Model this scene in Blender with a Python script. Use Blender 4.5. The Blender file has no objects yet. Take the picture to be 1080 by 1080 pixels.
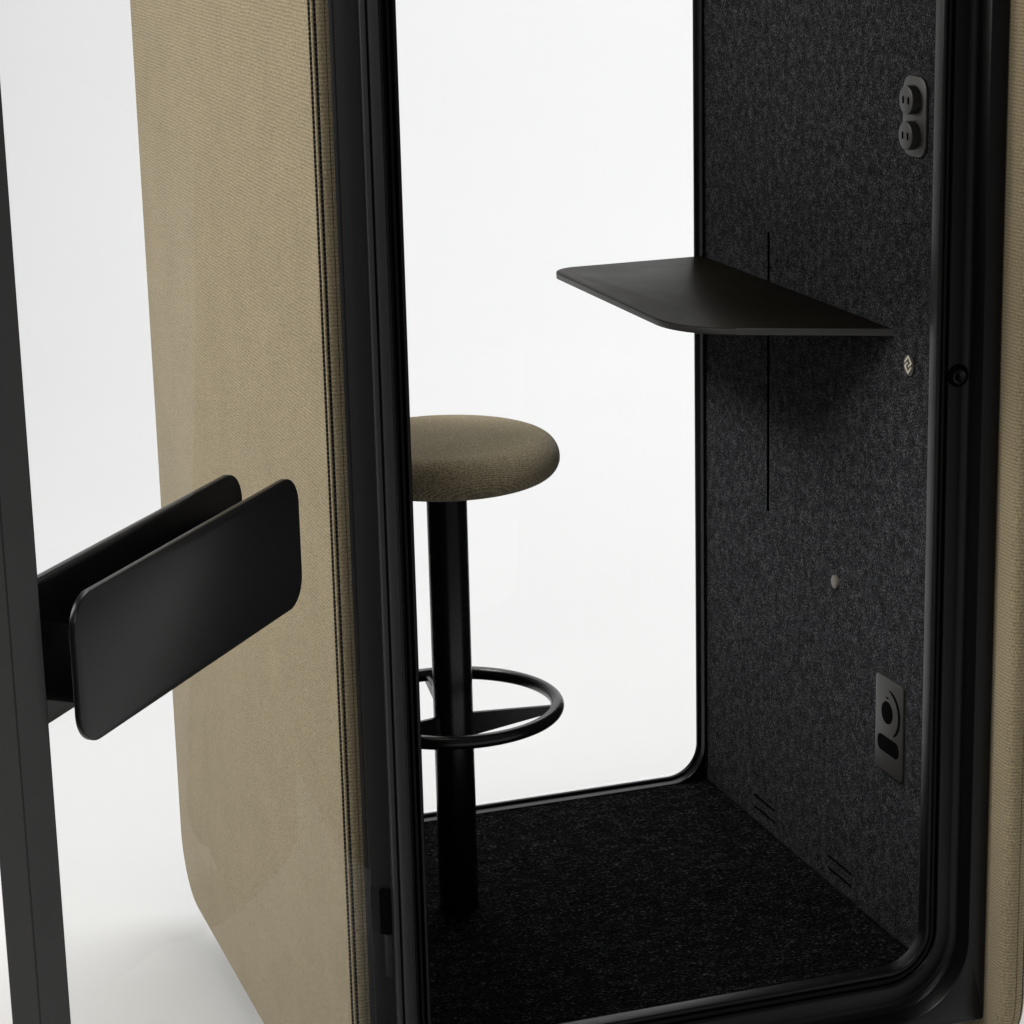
import bpy, bmesh, math, random
from mathutils import Vector, Matrix
random.seed(7)
sc = bpy.context.scene
COL = sc.collection
PI = math.pi

# ------------------------------------------------------------------ materials
def new_mat(name):
    m = bpy.data.materials.new(name); m.use_nodes = True
    nt = m.node_tree
    b = nt.nodes['Principled BSDF']
    return m, nt, b

def N(nt, t, **kw):
    n = nt.nodes.new(t)
    for k, v in kw.items():
        setattr(n, k, v)
    return n

def math_node(nt, op, a, b=None):
    n = nt.nodes.new('ShaderNodeMath'); n.operation = op
    for i, v in enumerate((a, b)):
        if v is None: continue
        if isinstance(v, (int, float)): n.inputs[i].default_value = v
        else: nt.links.new(v, n.inputs[i])
    return n.outputs[0]

def ramp(nt, fac, stops):
    r = nt.nodes.new('ShaderNodeValToRGB')
    e = r.color_ramp.elements
    while len(e) < len(stops): e.new(0.5)
    for i, (p, c) in enumerate(stops):
        e[i].position = p; e[i].color = (*c, 1)
    nt.links.new(fac, r.inputs[0])
    return r.outputs[0]

def plain(name, col, rough=0.4, spec=0.5, metallic=0.0, smudge=0.06, bump=0.0, bscale=600):
    m, nt, b = new_mat(name)
    b.inputs['Base Color'].default_value = (*col, 1)
    b.inputs['Metallic'].default_value = metallic
    b.inputs['Specular IOR Level'].default_value = spec
    tc = N(nt, 'ShaderNodeTexCoord')
    nz = N(nt, 'ShaderNodeTexNoise'); nz.inputs['Scale'].default_value = 14; nz.inputs['Detail'].default_value = 5
    nt.links.new(tc.outputs['Object'], nz.inputs['Vector'])
    r = math_node(nt, 'MULTIPLY_ADD', nz.outputs['Fac'], smudge * 2)
    r.node.inputs[2].default_value = rough - smudge
    nt.links.new(r, b.inputs['Roughness'])
    if bump:
        n2 = N(nt, 'ShaderNodeTexNoise'); n2.inputs['Scale'].default_value = bscale; n2.inputs['Detail'].default_value = 2
        nt.links.new(tc.outputs['Object'], n2.inputs['Vector'])
        bp_ = N(nt, 'ShaderNodeBump'); bp_.inputs['Strength'].default_value = bump; bp_.inputs['Distance'].default_value = 0.0005
        nt.links.new(n2.outputs['Fac'], bp_.inputs['Height']); nt.links.new(bp_.outputs['Normal'], b.inputs['Normal'])
    return m

def weave(name, dark, light, p_u, p_v, uaxis, amp=1.0):
    """plain weave: thread rows along z, threads along u"""
    m, nt, b = new_mat(name)
    tc = N(nt, 'ShaderNodeTexCoord'); sx = N(nt, 'ShaderNodeSeparateXYZ')
    nt.links.new(tc.outputs['Object'], sx.inputs[0])
    wob = N(nt, 'ShaderNodeTexNoise'); wob.inputs['Scale'].default_value = 22; wob.inputs['Detail'].default_value = 2
    nt.links.new(tc.outputs['Object'], wob.inputs['Vector'])
    w = math_node(nt, 'MULTIPLY', wob.outputs['Fac'], 0.004)
    if uaxis == 'side':
        u = math_node(nt, 'SUBTRACT', sx.outputs[1], sx.outputs[0]); v = sx.outputs[2]
    else:
        u = sx.outputs[0]; v = math_node(nt, 'ADD', sx.outputs[1], sx.outputs[2])
    u = math_node(nt, 'ADD', u, w); v = math_node(nt, 'ADD', v, w)
    su = math_node(nt, 'SINE', math_node(nt, 'MULTIPLY', u, 2 * PI / p_u))
    sv = math_node(nt, 'SINE', math_node(nt, 'MULTIPLY', v, 2 * PI / p_v))
    prod = math_node(nt, 'MULTIPLY', su, sv)
    rows = math_node(nt, 'MULTIPLY', math_node(nt, 'SINE', math_node(nt, 'MULTIPLY', v, 4 * PI / p_v)), 0.35)
    h = math_node(nt, 'ADD', math_node(nt, 'MULTIPLY', sv, 0.55), math_node(nt, 'MULTIPLY', prod, 0.45))
    h = math_node(nt, 'ADD', h, math_node(nt, 'MULTIPLY', rows, 0.3))
    fib = N(nt, 'ShaderNodeTexNoise'); fib.inputs['Scale'].default_value = 420; fib.inputs['Detail'].default_value = 3
    nt.links.new(tc.outputs['Object'], fib.inputs['Vector'])
    blot = N(nt, 'ShaderNodeTexNoise'); blot.inputs['Scale'].default_value = 9; blot.inputs['Detail'].default_value = 4
    nt.links.new(tc.outputs['Object'], blot.inputs['Vector'])
    f = math_node(nt, 'MULTIPLY_ADD', h, 0.19 * amp); f.node.inputs[2].default_value = 0.5
    f = math_node(nt, 'ADD', f, math_node(nt, 'MULTIPLY', math_node(nt, 'SUBTRACT', fib.outputs['Fac'], 0.5), 1.25 * amp))
    f = math_node(nt, 'ADD', f, math_node(nt, 'MULTIPLY', math_node(nt, 'SUBTRACT', blot.outputs['Fac'], 0.5), 0.14))
    c = ramp(nt, f, [(0.08, dark), (0.92, light)])
    nt.links.new(c, b.inputs['Base Color'])
    b.inputs['Roughness'].default_value = 0.95
    b.inputs['Specular IOR Level'].default_value = 0.12
    b.inputs['Sheen Weight'].default_value = 0.12
    b.inputs['Sheen Roughness'].default_value = 0.5
    bp_ = N(nt, 'ShaderNodeBump'); bp_.inputs['Strength'].default_value = 0.5 * amp; bp_.inputs['Distance'].default_value = 0.0012
    nt.links.new(f, bp_.inputs['Height']); nt.links.new(bp_.outputs['Normal'], b.inputs['Normal'])
    return m

def fibre(name, dark, mid, light, scale, stretch=(1, 1, 1), bump=0.6, dist=0.002, sheen=0.1, lo=0.36, hi=0.68):
    m, nt, b = new_mat(name)
    tc = N(nt, 'ShaderNodeTexCoord')
    mp = N(nt, 'ShaderNodeMapping'); mp.inputs['Scale'].default_value = stretch
    nt.links.new(tc.outputs['Object'], mp.inputs['Vector'])
    nz = N(nt, 'ShaderNodeTexNoise'); nz.inputs['Scale'].default_value = scale; nz.inputs['Detail'].default_value = 3
    nz.inputs['Roughness'].default_value = 0.65; nz.inputs['Distortion'].default_value = 0.6
    nt.links.new(mp.outputs['Vector'], nz.inputs['Vector'])
    n2 = N(nt, 'ShaderNodeTexNoise'); n2.inputs['Scale'].default_value = scale * 0.16; n2.inputs['Detail'].default_value = 4
    nt.links.new(mp.outputs['Vector'], n2.inputs['Vector'])
    f = math_node(nt, 'ADD', math_node(nt, 'MULTIPLY', nz.outputs['Fac'], 0.8), math_node(nt, 'MULTIPLY', n2.outputs['Fac'], 0.2))
    c = ramp(nt, f, [(lo, dark), ((lo + hi) / 2, mid), (hi, light)])
    nt.links.new(c, b.inputs['Base Color'])
    b.inputs['Roughness'].default_value = 1.0
    b.inputs['Specular IOR Level'].default_value = 0.02
    b.inputs['Sheen Weight'].default_value = sheen
    b.inputs['Sheen Roughness'].default_value = 0.6
    bp_ = N(nt, 'ShaderNodeBump'); bp_.inputs['Strength'].default_value = bump; bp_.inputs['Distance'].default_value = dist
    nt.links.new(f, bp_.inputs['Height']); nt.links.new(bp_.outputs['Normal'], b.inputs['Normal'])
    return m

def clear_glass(name, tint=(0.985, 0.99, 0.988)):
    """thin architectural glass: transparent with Schlick reflection on each face"""
    m = bpy.data.materials.new(name); m.use_nodes = True
    nt = m.node_tree; nt.nodes.clear()
    out = N(nt, 'ShaderNodeOutputMaterial'); mix = N(nt, 'ShaderNodeMixShader')
    tr = N(nt, 'ShaderNodeBsdfTransparent'); tr.inputs[0].default_value = (*tint, 1)
    gl = N(nt, 'ShaderNodeBsdfGlossy'); gl.inputs['Roughness'].default_value = 0.0
    ge = N(nt, 'ShaderNodeNewGeometry'); dt = N(nt, 'ShaderNodeVectorMath', operation='DOT_PRODUCT')
    nt.links.new(ge.outputs['Normal'], dt.inputs[0]); nt.links.new(ge.outputs['Incoming'], dt.inputs[1])
    c = math_node(nt, 'ABSOLUTE', dt.outputs['Value'])
    p5 = math_node(nt, 'POWER', math_node(nt, 'SUBTRACT', 1.0, c), 5.0)
    f = math_node(nt, 'MULTIPLY_ADD', p5, 0.60); f.node.inputs[2].default_value = 0.022
    nt.links.new(f, mix.inputs[0]); nt.links.new(tr.outputs[0], mix.inputs[1]); nt.links.new(gl.outputs[0], mix.inputs[2])
    nt.links.new(mix.outputs[0], out.inputs[0])
    return m

M = {}
M['fabric'] = weave('beige_woven_fabric', (0.075, 0.060, 0.035), (0.425, 0.344, 0.210), 0.0050, 0.0056, 'side')
M['seat_fabric'] = weave('seat_woven_fabric', (0.070, 0.058, 0.036), (0.34, 0.283, 0.180), 0.0042, 0.0046, 'seat', 1.5)
M['seam'] = plain('dark_seam_thread', (0.012, 0.012, 0.018), 0.9, 0.1)
def stitched(name):
    m, nt, b = new_mat(name)
    tc = N(nt, 'ShaderNodeTexCoord'); sx = N(nt, 'ShaderNodeSeparateXYZ')
    nt.links.new(tc.outputs['Object'], sx.inputs[0])
    sn = math_node(nt, 'SINE', math_node(nt, 'MULTIPLY', math_node(nt, 'ADD', sx.outputs[2], math_node(nt, 'MULTIPLY', sx.outputs[1], 0.8)), 2 * PI / 0.0065))
    c = ramp(nt, math_node(nt, 'MULTIPLY_ADD', sn, 0.5), [(0.0, (0.010, 0.010, 0.016)), (0.62, (0.012, 0.012, 0.018)), (0.95, (0.15, 0.125, 0.085))])
    for n in nt.nodes:
        if n.type == 'MATH' and n.operation == 'MULTIPLY_ADD': n.inputs[2].default_value = 0.5
    nt.links.new(c, b.inputs['Base Color']); b.inputs['Roughness'].default_value = 0.9; b.inputs['Specular IOR Level'].default_value = 0.1
    return m
M['seam'] = stitched('dark_stitched_seam')
M['black'] = plain('black_powder_coat', (0.0022, 0.0022, 0.0024), 0.38, 0.24, bump=0.04)
M['grey_trim'] = plain('charcoal_hinge_trim', (0.034, 0.034, 0.035), 0.42, 0.45)
M['door_black'] = plain('black_door_paint', (0.011, 0.0108, 0.0102), 0.47, 0.4, bump=0.04)
M['handle_black'] = plain('black_handle_coat', (0.004, 0.004, 0.0043), 0.30, 0.25, smudge=0.02)
M['matte'] = plain('matte_black_boss', (0.001, 0.001, 0.001), 0.9, 0.03)
M['satin'] = plain('black_satin_metal', (0.006, 0.006, 0.0065), 0.26, 0.4)
M['shelf'] = plain('black_shelf_laminate', (0.009, 0.0076, 0.005), 0.36, 0.022, bump=0.05)
M['shelf_edge'] = plain('black_shelf_edge', (0.02, 0.0195, 0.0185), 0.4, 0.4)
M['rubber'] = plain('black_rubber', (0.0025, 0.0025, 0.0027), 0.6, 0.15)
M['plate'] = plain('dark_grey_plastic', (0.022, 0.021, 0.0195), 0.42, 0.5)
M['dark'] = plain('black_plastic', (0.001, 0.001, 0.001), 0.9, 0.03)
M['emblem'] = plain('pale_metal_inlay', (0.62, 0.56, 0.44), 0.45, 0.5)
M['button'] = plain('bronze_grey_metal', (0.11, 0.10, 0.08), 0.5, 0.5)
M['felt'] = fibre('heather_charcoal_felt', (0.0028, 0.0028, 0.0033), (0.0185, 0.0187, 0.0208), (0.125, 0.126, 0.132), 370, (1, 1, 1), 0.45, 0.0013, 0.0, 0.37, 0.67)
M['carpet'] = fibre('black_loop_carpet', (0.0006, 0.0006, 0.0007), (0.006, 0.006, 0.0068), (0.12, 0.12, 0.13), 240, (0.7, 1.2, 1), 0.9, 0.004, 0.0, 0.38, 0.74)
M['ceiling'] = plain('grey_ceiling_panel', (0.06, 0.06, 0.06), 0.8, 0.2)
M['glass'] = clear_glass('clear_glass')
m, nt, b = new_mat('white_studio_paper')
b.inputs['Roughness'].default_value = 0.85; b.inputs['Specular IOR Level'].default_value = 0.1
tc = N(nt, 'ShaderNodeTexCoord'); nz = N(nt, 'ShaderNodeTexNoise'); nz.inputs['Scale'].default_value = 0.8; nz.inputs['Detail'].default_value = 6
nt.links.new(tc.outputs['Object'], nz.inputs['Vector'])
nt.links.new(ramp(nt, nz.outputs['Fac'], [(0.2, (0.61, 0.61, 0.61)), (0.8, (0.63, 0.63, 0.63))]), b.inputs['Base Color'])
M['paper'] = m
m, nt, b = new_mat('fill_panel_glow')  # emitter for the added fill panel only
b.inputs['Base Color'].default_value = (0.8, 0.8, 0.8, 1)
b.inputs['Emission Color'].default_value = (1, 0.96, 0.9, 1); b.inputs['Emission Strength'].default_value = 8.0
M['fill_glow'] = m

# ------------------------------------------------------------------ mesh helpers
def link(name, bm, mat, parent=None, smooth=True, angle=35, inv=None):
    me = bpy.data.meshes.new(name)
    bmesh.ops.recalc_face_normals(bm, faces=bm.faces)
    bm.to_mesh(me); bm.free()
    mats = mat if isinstance(mat, (list, tuple)) else [mat]
    for q in mats: me.materials.append(q)
    if smooth:
        me.polygons.foreach_set('use_smooth', [True] * len(me.polygons))
        me.set_sharp_from_angle(angle=math.radians(angle))
    o = bpy.data.objects.new(name, me); COL.objects.link(o)
    if parent:
        o.parent = parent
        o.matrix_parent_inverse = Matrix.Translation(-parent.location) if parent.type == 'EMPTY' else Matrix()
    return o

def tag(o, label=None, cat=None, group=None, kind=None):
    for k, v in (('label', label), ('category', cat), ('group', group), ('kind', kind)):
        if v: o[k] = v
    return o

def empty(name, loc):
    o = bpy.data.objects.new(name, None); o.empty_display_size = 0.1
    o.location = loc; COL.objects.link(o); return o

def rrect(a0, b0, a1, b1, r, n=10):
    """rounded rectangle, counter-clockwise, 4*(n+1) points; r is one radius or four (br, tr, tl, bl)"""
    rs = r if isinstance(r, (tuple, list)) else (r, r, r, r)
    pts = []
    for (ca, cb, sa, sb, t0), q in zip(((a1, b0, -1, 1, -90), (a1, b1, -1, -1, 0), (a0, b1, 1, -1, 90), (a0, b0, 1, 1, 180)), rs):
        q = max(q, 1e-4)
        for k in range(n + 1):
            t = math.radians(t0 + 90 * k / n)
            pts.append((ca + sa * q + q * math.cos(t), cb + sb * q + q * math.sin(t)))
    return pts

def loops(bm, rings, closed=False, cap0=False, cap1=False, mat_of=None):
    """rings: list of lists of 3-D points with equal counts, skinned in order"""
    vs = [[bm.verts.new(p) for p in r] for r in rings]
    n = len(vs[0]); m_ = len(vs)
    for i in range(m_ if closed else m_ - 1):
        a, c = vs[i], vs[(i + 1) % m_]
        for k in range(n):
            f = bm.faces.new((a[k], a[(k + 1) % n], c[(k + 1) % n], c[k]))
            if mat_of: f.material_index = mat_of(i)
    if cap0: bm.faces.new(vs[0])
    if cap1: bm.faces.new(vs[-1])
    return vs

def XZ(pts, y): return [(a, y, b_) for a, b_ in pts]
def YZ(pts, x): return [(x, a, b_) for a, b_ in pts]

def box(bm, x0, y0, z0, x1, y1, z1, bev=0.0):
    r = bmesh.ops.create_cube(bm, size=1, matrix=Matrix.Translation(((x0 + x1) / 2, (y0 + y1) / 2, (z0 + z1) / 2)) @ Matrix.Diagonal((x1 - x0, y1 - y0, z1 - z0, 1)))
    if bev:
        es = list({e for v in r['verts'] for e in v.link_edges})
        bmesh.ops.bevel(bm, geom=es, offset=bev, segments=2, affect='EDGES')

def slab(bm, pts, frame, n0, n1, bev=0.0015):
    """flat plate with outline pts (2-D) and small chamfer, frame maps (a, b, n) to 3-D"""
    def inset(d):
        k = len(pts); out = []
        for i in range(k):
            p0, p1, p2 = pts[i - 1], pts[i], pts[(i + 1) % k]
            tx, ty = p2[0] - p0[0], p2[1] - p0[1]; L = math.hypot(tx, ty) or 1
            out.append((p1[0] - ty / L * d, p1[1] + tx / L * d))
        return out
    q = inset(bev); q2 = inset(bev * 0.3)
    rings = [[frame(a, b_, n0) for a, b_ in q], [frame(a, b_, n0 + (n1 - n0) * 0.0 + math.copysign(bev * 0.3, n1 - n0)) for a, b_ in q2],
             [frame(a, b_, n0 + math.copysign(bev, n1 - n0)) for a, b_ in pts], [frame(a, b_, n1 - math.copysign(bev, n1 - n0)) for a, b_ in pts],
             [frame(a, b_, n1 - math.copysign(bev * 0.3, n1 - n0)) for a, b_ in q2], [frame(a, b_, n1) for a, b_ in q]]
    loops(bm, rings, cap0=True, cap1=True)

def circle(ca, cb, r, n=40): return [(ca + r * math.cos(2 * PI * k / n), cb + r * math.sin(2 * PI * k / n)) for k in range(n)]

def lathe(bm, cx, cy, prof, n=72):
    rings = [[(cx + r * math.cos(2 * PI * k / n), cy + r * math.sin(2 * PI * k / n), z) for k in range(n)] for r, z in prof]
    loops(bm, rings, cap0=True, cap1=True)

# ------------------------------------------------------------------ dimensions (metres)
CX = 1.4445
def mx(x): return 2 * CX - x
XRI = 1.9525                     # inner face of the right side panel
YF, YB = 3.357, 4.618           # fabric front and back
XL, XLI = 0.873, 0.917          # outer and inner face of the left side panel
ZB, ZT = -0.128, 2.20           # side panel bottom and top
YFR = 3.417                     # face of the front frame
YREB = 3.462                    # rebate face
YLIP = 3.487
WALL = 1.906                    # felt face, right
YWB = 4.466                     # inner face of the back wall

# ------------------------------------------------------------------ setting
bm = bmesh.new()
prof = [(-9, -0.175), (9.0, -0.175)]
R_ = 4.0
for k in range(1, 17):
    t = PI / 2 * k / 16
    prof.append((9.0 + R_ * math.sin(t), -0.175 + R_ * (1 - math.cos(t))))
prof.append((13.0, 9.0))
xs = [-14, -7, 0, 7, 16]
vs = [[bm.verts.new((x, y, z)) for x in xs] for y, z in prof]
for i in range(len(vs) - 1):
    for k in range(len(xs) - 1):
        bm.faces.new((vs[i][k], vs[i][k + 1], vs[i + 1][k + 1], vs[i + 1][k]))
o = link('floor', bm, M['paper'])
tag(o, 'seamless white studio floor curving up into a white backdrop', 'floor', kind='structure')

# ------------------------------------------------------------------ the booth
booth = empty('phone_booth', (CX, 4.03, -0.175))
tag(booth, 'beige fabric office phone booth with black frame and its glass door open', 'phone booth')

def side_panel(mirror):
    # profile over (x, inset, y-independent): sweep round the side outline
    rb = 0.018
    P = []                                     # (x, inset, group)
    P.append((XL, 0.022, 0))
    P.append((XL + 0.0002, 0.0185, 0))
    def arc(t): return (XL + rb - rb * math.cos(t), rb - rb * math.sin(t))
    for deg in (8, 15): P.append((*arc(math.radians(deg)), 0))
    # seam groove, piping bead, seam groove on the rounded edge
    def grv(d0, d1, depth):
        for dd, dep, g in ((d0, 0, 1), ((d0 + d1) / 2, depth, 1), (d1, 0, 0)):
            t = math.radians(dd); x, i = arc(t)
            P.append((x + dep * math.cos(t), i + dep * math.sin(t), g))
    grv(20, 36, 0.0035)
    for deg, out in ((39, 0.0008), (43.5, 0.0014), (48, 0.0008)):
        t = math.radians(deg); x, i = arc(t); P.append((x - out * math.cos(t), i - out * math.sin(t), 0))
    grv(51, 63, 0.0035)
    for deg in (68, 76, 84, 90): P.append((*arc(math.radians(deg)), 0))
    for x, i in ((XL + 0.0205, -0.0002), (XL + 0.0216, 0.0022), (XL + 0.0227, -0.0002), (XL + 0.026, 0.0), (XL + 0.030, 0.0003), (XLI - 0.010, 0.002), (XLI - 0.005, 0.005), (XLI - 0.0015, 0.010), (XLI, 0.017)):
        P.append((x, i, 0))
    P.append((XLI, 0.05, 0))
    bm = bmesh.new(); rings = []
    for x, i, g in P:
        X = (mx(x) + (XRI - mx(XLI)) if mirror else x)
        rings.append(YZ(rrect(YF + i, ZB + i, YB - i, ZT - i, 0.130 - i, 14), X))
    loops(bm, rings, cap0=True, cap1=True, mat_of=lambda k: P[k][2])
    return link('side_panel', bm, [M['fabric'], M['seam']], booth, angle=50)
side_panel(False); side_panel(True)

# front frame: nested rounded outlines from the outer edge to the inner lip
AP = dict(x0=0.968, z0=-0.036, x1=1.920, z1=2.075, r=0.128)
def ap(i, y, r=None):
    return XZ(rrect(AP['x0'] + i, AP['z0'] + i * 1.32, AP['x1'] - i, AP['z1'] - i, max(AP['r'] - i * 1.15, 0.02) if r is None else r, 16), y)
def outer(i, y): return XZ(rrect(XLI + 0.001 + i, -0.056 + i, XRI - 0.001 - i, 2.15 - i, 0.006, 16), y)
bm = bmesh.new()
rings = [outer(0, 3.52), outer(0, YFR + 0.003), outer(0.003, YFR), ap(-0.004, YFR), ap(-0.001, YFR + 0.0012), ap(0, YFR + 0.004)]
rings += [ap(0.0, YREB - 0.012)]
for k in range(1, 6):                            # coved corner between the reveal and the rebate
    t = PI / 2 * k / 5
    rings.append(ap(0.012 - 0.012 * math.cos(t), YREB - 0.012 + 0.012 * math.sin(t)))
rings += [ap(0.030, YREB - 0.001), ap(0.0335, YREB - 0.0005), ap(0.0355, YREB + 0.002), ap(0.0355, YREB + 0.007), ap(0.0475, YREB + 0.007), ap(0.0475, YREB - 0.0005), ap(0.0495, YREB - 0.003),
          ap(0.0525, YREB - 0.0035), ap(0.0545, YREB - 0.002), ap(0.055, YREB), ap(0.055, YLIP - 0.002), ap(0.054, YLIP), ap(0.0, YLIP + 0.002)]
loops(bm, rings)
front = link('front_frame', bm, M['black'], booth, angle=40)
bm = bmesh.new()                                  # rubber seal in the groove of the frame
loops(bm, [ap(0.0395, YREB + 0.0065), ap(0.0395, YREB + 0.001), ap(0.0405, YREB - 0.001), ap(0.0425, YREB - 0.0015), ap(0.0445, YREB - 0.001), ap(0.0455, YREB + 0.001), ap(0.0455, YREB + 0.0065)])
link('door_seal', bm, M['rubber'], booth, angle=60)
bm = bmesh.new()                                  # strike for the door catch
fr = lambda a, b_, n: (a, n, b_)
slab(bm, circle(1.9015, 1.017, 0.0175), fr, YREB - 0.004, YREB + 0.004, 0.001)
st = link('door_catch', bm, M['dark'], booth)
bm = bmesh.new()
loops(bm, [XZ(circle(1.9025, 1.0165, r), y) for r, y in ((0.0115, YREB - 0.0035), (0.0115, YREB - 0.0065), (0.0095, YREB - 0.0075), (0.0065, YREB - 0.0065), (0.004, YREB - 0.0045), (0.0015, YREB - 0.004))], cap1=True)
link('screw_cap', bm, M['black'], st)

# back wall: window opening with rim, pane, outer frame
def bo(i, y, r=0.072):
    return XZ(rrect(mx(1.9005) + i, -0.0005 + i, 1.9005 - i, 2.06 - i, max(r - i, 0.02), 16), y)
bm = bmesh.new()
sq = lambda d, y: XZ(rrect(XLI + 0.002 + d, -0.05 + d, XRI - 0.002 - d, 2.15 - d, 0.004, 16), y)
rings = [sq(0, YWB + 0.003), bo(-0.002, YWB + 0.003), bo(0.0, YWB - 0.015), bo(0.0006, YWB - 0.017), bo(0.0014, YWB - 0.017), bo(0.0020, YWB - 0.016), bo(0.0028, YWB + 0.002), bo(0.0068, YWB + 0.003), bo(0.0080, YWB + 0.002), bo(0.0088, YWB + 0.003), bo(0.009, YWB + 0.008), bo(0.006, YWB + 0.009), sq(0.0, YWB + 0.03)]
loops(bm, rings, closed=True)
link('back_frame', bm, M['black'], booth, angle=40)
bm = bmesh.new()
slab(bm, rrect(mx(1.893), 0.006, 1.893, 2.05, 0.06, 12), fr, YWB + 0.0135, YWB + 0.0235, 0.0008)
link('back_window', bm, M['glass'], booth, angle=30)

# felt walls, the right one pierced by real slots
def felt_wall(x, sgn, holes):
    y0, y1, z0, z1 = YLIP + 0.001, YWB, 0.0, 2.05
    ys = sorted({y0, y1, *[h[0] for h in holes], *[h[1] for h in holes]}); zs = sorted({z0, z1, *[h[2] for h in holes], *[h[3] for h in holes]})
    bm = bmesh.new(); cache = {}
    def V(xx, y, z):
        k = (round(xx, 5), round(y, 5), round(z, 5))
        if k not in cache: cache[k] = bm.verts.new((xx, y, z))
        return cache[k]
    inh = lambda y, z: any(h[0] < y < h[1] and h[2] < z < h[3] for h in holes)
    for i in range(len(ys) - 1):
        for j in range(len(zs) - 1):
            hole = inh((ys[i] + ys[i + 1]) / 2, (zs[j] + zs[j + 1]) / 2)
            xx = x + sgn * 0.014 if hole else x
            bm.faces.new([V(xx, ys[i], zs[j]), V(xx, ys[i + 1], zs[j]), V(xx, ys[i + 1], zs[j + 1]), V(xx, ys[i], zs[j + 1])]).material_index = 1 if hole else 0
    for h in holes:
        cyc = [(h[0], h[2]), (h[1], h[2]), (h[1], h[3]), (h[0], h[3])]
        yy = lambda a, b_: [q for q in ys if a <= q <= b_]; zz = lambda a, b_: [q for q in zs if a <= q <= b_]
        edges = [[(q, h[2]) for q in yy(h[0], h[1])], [(h[1], q) for q in zz(h[2], h[3])], [(q, h[3]) for q in reversed(yy(h[0], h[1]))], [(h[0], q) for q in reversed(zz(h[2], h[3]))]]
        for e in edges:
            for p, q in zip(e, e[1:]):
                bm.faces.new([V(x, *p), V(x, *q), V(x + sgn * 0.014, *q), V(x + sgn * 0.014, *p)]).material_index = 1
    for (ya, za), (yb, zb_) in (((y0, z0), (y1, z0)), ((y1, z0), (y1, z1)), ((y1, z1), (y0, z1)), ((y0, z1), (y0, z0))):
        bm.faces.new([bm.verts.new(p) for p in ((x, ya, za), (x, yb, zb_), (x + sgn * 0.024, yb, zb_), (x + sgn * 0.024, ya, za))])
    return link('felt_wall', bm, [M['felt'], M['dark']], booth, smooth=False)
slots = [(4.1625, 4.1725, 0.624, 1.137)]
for ya, yb in ((4.1335, 4.226), (3.812, 3.906)):
    for zc in (0.0265, 0.0495): slots.append((ya, yb, zc - 0.0026, zc + 0.0026))
felt_wall(WALL, 1, slots)
felt_wall(mx(WALL), -1, [])

bm = bmesh.new()
box(bm, mx(WALL) - 0.02, YLIP - 0.004, -0.042, WALL + 0.02, YWB + 0.0005, -0.004)
link('floor_base', bm, M['black'], booth, smooth=False)
# carpet with a slightly lumpy looped surface
bm = bmesh.new()
nx, ny = 120, 128
x0, x1, y0, y1 = mx(WALL) + 0.0006, WALL - 0.0006, YLIP + 0.001, YWB - 0.003
g = [[bm.verts.new((x0 + (x1 - x0) * i / nx, y0 + (y1 - y0) * j / ny, random.uniform(-0.0022, 0.0))) for i in range(nx + 1)] for j in range(ny + 1)]
for j in range(ny):
    for i in range(nx):
        bm.faces.new((g[j][i], g[j][i + 1], g[j + 1][i + 1], g[j + 1][i]))
link('carpet', bm, M['carpet'], booth, angle=180)
bm = bmesh.new(); box(bm, XLI + 0.002, 3.53, 2.062, XRI - 0.002, YWB - 0.002, 2.148, 0.002)
link('roof', bm, M['black'], booth)
bm = bmesh.new(); box(bm, mx(WALL) + 0.001, YLIP + 0.002, 2.044, WALL - 0.001, YWB - 0.002, 2.059)
link('ceiling_panel', bm, M['ceiling'], booth, smooth=False)
bm = bmesh.new(); slab(bm, rrect(3.66, 1.52, 4.32, 1.90, 0.02, 6), lambda a, b_, n: (n, a, b_), mx(WALL) - 0.001, mx(WALL) + 0.012, 0.002)
link('added_fill_panel', bm, M['fill_glow'], booth)  # added glowing panel, out of view, brightens the right felt wall
for yw in (3.58, 4.41):
    bm = bmesh.new(); box(bm, mx(WALL) - 0.001, yw - 0.03, 1.415, mx(WALL) + 0.034, yw + 0.03, 1.475, 0.004)
    link('added_fill_housing', bm, M['black'], booth)  # invented box behind each added fill light, unseen from the camera
for y in (3.62, 4.36):
    for x in (1.03, mx(1.03)):
        bm = bmesh.new()
        bmesh.ops.create_cone(bm, cap_ends=True, segments=24, radius1=0.03, radius2=0.03, depth=0.131, matrix=Matrix.Translation((x, y, -0.1085)))
        link('foot', bm, M['rubber'], booth)

# shelf
def fillet(poly, radii, n=10):
    out = []
    k = len(poly)
    for i in range(k):
        p0, p1, p2 = Vector(poly[i - 1]), Vector(poly[i]), Vector(poly[(i + 1) % k])
        r = radii[i]
        if r < 1e-4: out.append(tuple(p1)); continue
        a, b_ = (p0 - p1).normalized(), (p2 - p1).normalized()
        ang = a.angle(b_); d = r / math.tan(ang / 2)
        c = p1 + (a + b_).normalized() * (r / math.sin(ang / 2))
        s, e = p1 + a * d - c, p1 + b_ * d - c
        a0, a1 = math.atan2(s.y, s.x), math.atan2(e.y, e.x)
        da = (a1 - a0 + PI) % (2 * PI) - PI
        for q in range(n + 1):
            t = a0 + da * q / n
            out.append((c.x + r * math.cos(t), c.y + r * math.sin(t)))
    return out
poly = [(WALL - 0.0005, 3.684), (WALL - 0.0005, 4.460), (1.594, 4.460), (1.594, 3.842)]
sh = fillet(poly, [0, 0, 0.052, 0.155])
bm = bmesh.new()
slab(bm, sh, lambda a, b_, n: (a, b_, n), 1.0378, 1.050, 0.0016)
shf = link('shelf', bm, [M['shelf'], M['shelf_edge']], booth, angle=30)
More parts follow.
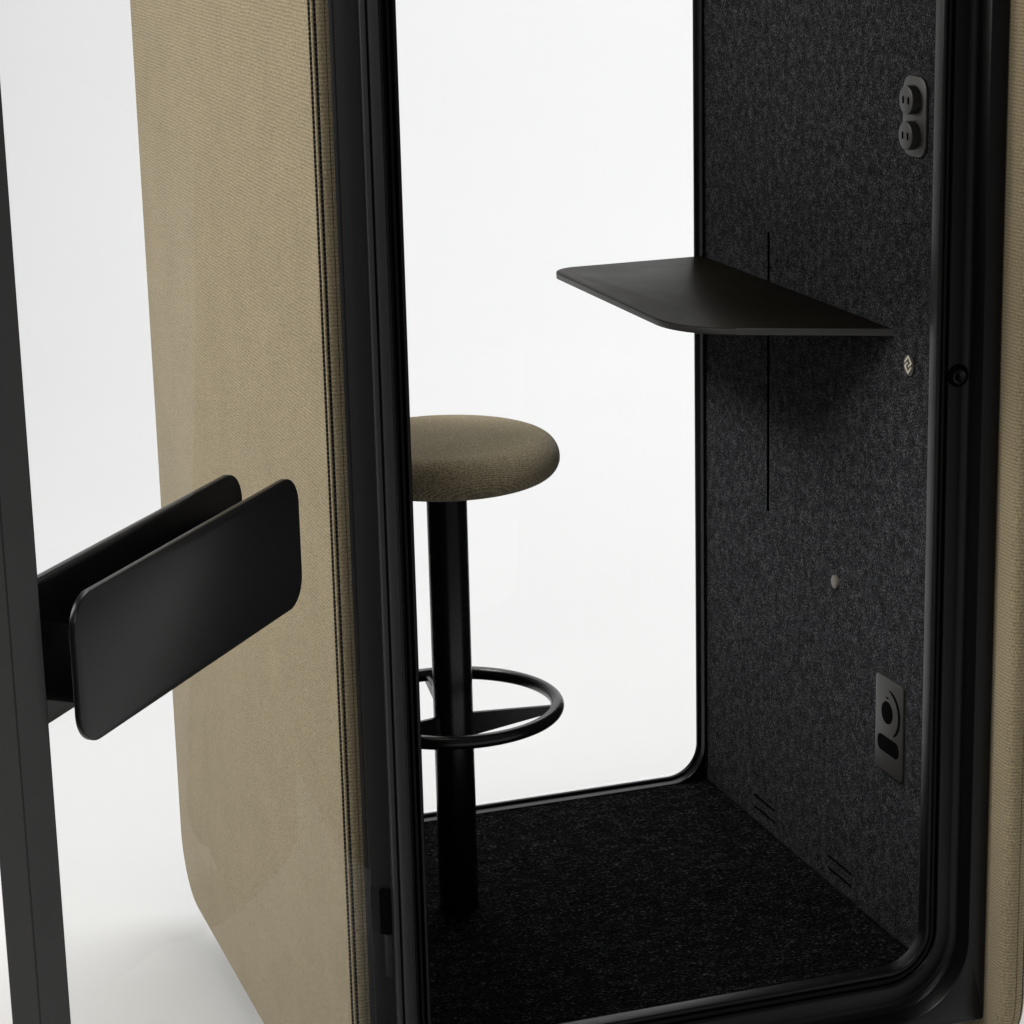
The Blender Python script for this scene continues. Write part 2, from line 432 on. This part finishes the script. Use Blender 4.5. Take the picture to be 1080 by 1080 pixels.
for p in shf.data.polygons:
    if abs(p.normal.z) < 0.3: p.material_index = 1

# power socket
wf = lambda a, b_, n: (WALL - n, a, b_)
bm = bmesh.new()
slab(bm, rrect(3.579, 1.335, 3.656, 1.460, 0.024), wf, -0.001, 0.005, 0.0015)
sock = link('power_socket', bm, M['plate'], booth)
for zc in (1.4235, 1.3685):
    bm = bmesh.new()
    slab(bm, circle(3.6175, zc, 0.0225), wf, 0.004, 0.020, 0.0015)
    ot = link('outlet', bm, M['plate'], sock)
    bm = bmesh.new()
    for dy in (-0.0085, 0.0085):
        slab(bm, rrect(3.6175 + dy - 0.0028, zc - 0.006, 3.6175 + dy + 0.0028, zc + 0.006, 0.0025, 4), wf, 0.0195, 0.0204, 0.0002)
    link('pin_slot', bm, M['dark'], ot)

# control plate
bm = bmesh.new()
slab(bm, rrect(3.6205, 0.289, 3.7195, 0.4575, 0.009), wf, -0.001, 0.005, 0.0012)
ctl = link('control_plate', bm, M['plate'], booth)
bm = bmesh.new(); slab(bm, circle(3.6765, 0.397, 0.0195), wf, 0.0045, 0.0062, 0.0006)
link('dial', bm, M['dark'], ctl)
bm = bmesh.new()                                   # dark crescent: shaded side of the dial recess, put in as colour
nA = 28; ci, co = [], []
for k in range(nA + 1):
    t = math.radians(92 + 150 * k / nA); w = 0.0080 * math.sin(PI * k / nA) ** 0.5 + 0.0003
    for L, r in ((ci, 0.0405 - w / 2), (co, 0.0405 + w / 2)):
        L.append((3.6735 + r * math.cos(t), 0.397 + r * math.sin(t)))
slab(bm, co + ci[::-1], wf, 0.0045, 0.0054, 0.0001)
link('dial_recess_shade', bm, M['dark'], ctl)
bm = bmesh.new(); slab(bm, rrect(3.672, 0.4215, 3.681, 0.4245, 0.0012, 4), wf, 0.0045, 0.0055, 0.0002)
link('dial_mark', bm, M['dark'], ctl)
bm = bmesh.new(); slab(bm, rrect(3.633, 0.325, 3.710, 0.3535, 0.0125), wf, 0.0045, 0.0056, 0.0003)
link('card_slot', bm, M['dark'], ctl)

# round badge with diamond emblem, plain round button
bm = bmesh.new(); slab(bm, circle(3.6245, 1.0015, 0.0172), wf, -0.001, 0.0035, 0.001)
bd = link('badge', bm, M['plate'], booth)
bm = bmesh.new()
def stroke(p, q, w):
    p, q = Vector(p), Vector(q); d = (q - p).normalized(); nrm = Vector((-d.y, d.x)) * w / 2
    e = d * w * 0.35
    pts = [p - e - nrm, q + e - nrm, q + e + nrm, p - e + nrm]
    slab(bm, [(3.6258 + v.x, 1.0023 + v.y) for v in pts], wf, 0.0032, 0.0042 + random.uniform(0, 0.0002), 0.0002)
for s in (1, -1):
    stroke((0.0102 * s, 0.0035 * s), (0, 0.0132 * s), 0.0030)
    stroke((0, 0.0132 * s), (-0.0102 * s, 0.0035 * s), 0.0030)
    stroke((-0.0102 * s, 0.0035 * s), (-0.002 * s, -0.0025 * s), 0.0026)
link('emblem', bm, M['emblem'], bd, smooth=False)
bm = bmesh.new()
loops(bm, [YZ(circle(3.884, 0.568, r), WALL - n) for r, n in ((0.0115, -0.001), (0.0115, 0.004), (0.0100, 0.005), (0.004, 0.0054))], cap1=True)
link('wall_button', bm, M['button'], booth)

# ------------------------------------------------------------------ the open door (a part of the booth)
TH = math.radians(230.4)
HX, HY = 0.9553, 3.32
u = Vector((math.cos(TH), math.sin(TH), 0)); nn = Vector((-u.y, u.x, 0))
if nn.x < 0: nn = -nn
def D(s, z, n): return tuple(Vector((HX, HY, 0)) + u * s + nn * n + Vector((0, 0, z)))
DW, DT, DS = 0.9947, 0.0359, 0.0606
def dr(i, n, r=0.128): return [D(a, b_, n) for a, b_ in rrect(i, -0.030 + i, DW - i, 2.066 - i, max(r - i, 0.004), 16)]
bm = bmesh.new()
bv = 0.0015
loops(bm, [dr(0, -bv), dr(bv, 0), dr(DS - bv, 0), dr(DS, -bv), dr(DS, -DT + bv), dr(DS - bv, -DT), dr(bv, -DT), dr(0, -DT + bv)], closed=True)
door = link('door', bm, M['door_black'], booth, angle=30)
bm = bmesh.new()
slab(bm, rrect(DS - 0.008, 0.024, DW - DS + 0.008, 2.012, 0.07, 12), D, -DT / 2 - 0.004, -DT / 2 + 0.004, 0.0006)
link('glass_pane', bm, M['glass'], door, angle=30)
bm = bmesh.new()                                   # black glazing gasket lining the inner reveal
loops(bm, [dr(DS + 0.0008, -0.0008), dr(DS + 0.0014, -0.002), dr(DS + 0.0014, -DT + 0.002), dr(DS + 0.0008, -DT + 0.0008), dr(DS - 0.0005, -DT + 0.002), dr(DS - 0.0005, -0.002)], closed=True)
link('glazing_gasket', bm, M['rubber'], door, angle=30)
bm = bmesh.new(); slab(bm, rrect(DS - 0.020, 0.10, DS + 0.0012, 1.97, 0.001, 2), D, -DT - 0.0062, -DT + 0.0004, 0.0006)
link('glazing_bead', bm, M['rubber'], door)
for sa, sb in ((0.0012, 0.0338), (0.0442, DS - 0.0006)):
    bm = bmesh.new(); slab(bm, rrect(sa, 0.10, sb, 2.00, 0.001, 2), D, -0.0005, 0.0022, 0.0006)
    link('hinge_strip', bm, M['grey_trim'], door)
bm = bmesh.new(); slab(bm, rrect(0.0340, 0.10, 0.0440, 2.00, 0.001, 2), D, -0.0005, 0.0006, 0.0002)  # dark inlay that gives the hinge groove its shade by colour
link('hinge_groove_shade', bm, M['dark'], door)
S0, S1, ZH0, ZH1 = 0.3506, 0.9058, 0.9185, 1.0859
N1, N2 = 0.0227, -0.0586
for n0, n1 in ((N1 - 0.008, N1), (N2 + 0.003, N2 - 0.005)):
    bm = bmesh.new(); slab(bm, rrect(S0, ZH0, S1, ZH1, 0.038, 14), D, n0, n1, 0.0013)
    link('door_handle', bm, M['handle_black'], door, angle=30)
for sc_ in (S0 + 0.06, S1 - 0.046):
    bm = bmesh.new()
    slab(bm, circle(sc_, 0.998, 0.042), D, N2 + 0.0032, N1 - 0.0082, 0.001)
    link('handle_mount', bm, M['matte'], door, angle=30)
# small two-part block on the hinge-side reveal
def rv(a, b_, n): return D(DS + 0.0012 + n, b_, a)
bm = bmesh.new(); slab(bm, rrect(-0.0175, 0.335, -0.0015, 0.404, 0.002, 3), rv, 0.0, 0.006, 0.001)
hg = link('hinge_block', bm, M['dark'], door, angle=30)
bm = bmesh.new()
slab(bm, rrect(-0.013, 0.268, -0.002, 0.3345, 0.001, 3), rv, 0.0, 0.003, 0.0006)
link('hinge_plate', bm, M['black'], door, angle=30)

# ------------------------------------------------------------------ bar stool
SX, SY = 1.2575, 4.0535
stool = empty('bar_stool', (SX, SY, 0))
tag(stool, 'bar stool with round beige fabric seat and black foot ring inside the booth', 'stool')
bm = bmesh.new()
zc, a, h = 0.817, 0.1935, 0.036
pr = [(0.004, zc - h)]
for t in range(0, 41):
    ph = -PI / 2 + PI * t / 40
    # super-ellipse cushion: flat underside, softly domed top
    e = 0.80
    cr = math.copysign(abs(math.cos(ph)) ** e, math.cos(ph)); sr = math.copysign(abs(math.sin(ph)) ** 1.0, math.sin(ph))
    r = (a - 0.046) + 0.046 * cr
    zz = zc + sr * (0.039 if ph > 0 else 0.033)
    pr.append((max(r, 0.01), zz))
for r_, dz in ((0.12, 0.0425), (0.08, 0.0445), (0.04, 0.0455), (0.006, 0.046)): pr.append((r_, zc + dz))
lathe(bm, SX, SY, pr, 96)
link('seat', bm, M['seat_fabric'], stool, angle=180)
bm = bmesh.new()
lathe(bm, SX, SY, [(0.034, 0.0), (0.0345, 0.001), (0.0345, zc - 0.031), (0.034, zc - 0.030)], 48)
link('post', bm, M['satin'], stool, angle=40)
RZ, RR, RT = 0.3735, 0.181, 0.0118
bm = bmesh.new()
rings = []
for k in range(96):
    t = 2 * PI * k / 96
    rings.append([(SX + (RR + RT * math.cos(q)) * math.cos(t), SY + (RR + RT * math.cos(q)) * math.sin(t), RZ + RT * math.sin(q)) for q in [2 * PI * j / 20 for j in range(20)]])
loops(bm, rings, closed=True)
link('foot_ring', bm, M['satin'], stool, angle=180)
for az in (-23, 88, 206):
    t = math.radians(az); d = Vector((math.cos(t), math.sin(t), 0)); s = Vector((-d.y, d.x, 0))
    bm = bmesh.new()
    P2 = [(0.033, RZ - 0.052), (RR - 0.004, RZ - 0.009), (RR - 0.004, RZ + 0.003), (0.033, RZ - 0.010)]
    slab(bm, P2, lambda a_, b_, n: tuple(Vector((SX, SY, b_)) + d * a_ + s * n), 0.004, -0.004, 0.0008)
    link('ring_brace', bm, M['satin'], stool, smooth=False)

# ------------------------------------------------------------------ camera
yaw, pitch, roll = map(math.radians, (18.724, 15.288, -1.3977))
f = Vector((math.sin(yaw) * math.cos(pitch), math.cos(yaw) * math.cos(pitch), -math.sin(pitch)))
r0 = f.cross(Vector((0, 0, 1))).normalized(); u0 = r0.cross(f)
R = math.cos(roll) * r0 + math.sin(roll) * u0; U = -math.sin(roll) * r0 + math.cos(roll) * u0
cam = bpy.data.cameras.new('camera'); co = bpy.data.objects.new('camera', cam); COL.objects.link(co)
co.matrix_world = Matrix(((R.x, U.x, -f.x, 0), (R.y, U.y, -f.y, 0), (R.z, U.z, -f.z, 1.88), (0, 0, 0, 1)))
cam.sensor_width = 36; cam.lens = 36 * 2730.8 / 1080; cam.clip_start = 0.05; cam.clip_end = 200
sc.camera = co

# ------------------------------------------------------------------ light
w = bpy.data.worlds.new('World'); sc.world = w; w.use_nodes = True
bg = w.node_tree.nodes['Background']; bg.inputs[0].default_value = (1, 1, 1, 1); bg.inputs[1].default_value = 0.13
def area(name, loc, target, sx, sy, energy, col=(1, 1, 1)):
    l = bpy.data.lights.new(name, 'AREA'); l.shape = 'RECTANGLE'; l.size = sx; l.size_y = sy; l.energy = energy; l.color = col
    o = bpy.data.objects.new(name, l); COL.objects.link(o); o.location = loc
    o.rotation_euler = (Vector(target) - Vector(loc)).to_track_quat('-Z', 'Y').to_euler()
    return o
area('backdrop_softbox', (5.6, 8.6, 7.0), (4.8, 8.8, 0), 10, 10, 1130)
area('left_softbox', (-2.9, 3.6, 3.4), (0.3, 3.8, 0.0), 2.2, 2.4, 235, (1, 0.985, 0.96))
area('right_softbox', (5.4, 3.0, 3.4), (2.0, 3.6, 0.8), 1.8, 1.8, 35, (1, 0.985, 0.96))
area('front_softbox', (-1.1, 0.4, 2.9), (1.9, 3.9, 0.4), 1.6, 1.6, 25, (1, 0.985, 0.96))

for yw, ya in ((3.58, 3.64), (4.41, 4.33)):
    wall_fill = area('added_wall_fill', (mx(WALL) + 0.04, yw, 1.45), (WALL, ya, 0.34), 0.18, 0.18, 2.0, (1, 0.985, 0.96))  # added fill lights, brighten the felt below the shelf
    wall_fill.data.spread = math.radians(58)

sc.view_settings.view_transform = 'Standard'; sc.view_settings.look = 'None'
sc.view_settings.exposure = 0; sc.view_settings.gamma = 1; sc.view_settings.use_curve_mapping = False
sc.render.engine = 'CYCLES'
cy = sc.cycles
cy.use_denoising = True
cy.max_bounces = 12; cy.transparent_max_bounces = 16; cy.glossy_bounces = 6; cy.diffuse_bounces = 5
cy.caustics_reflective = False; cy.caustics_refractive = False
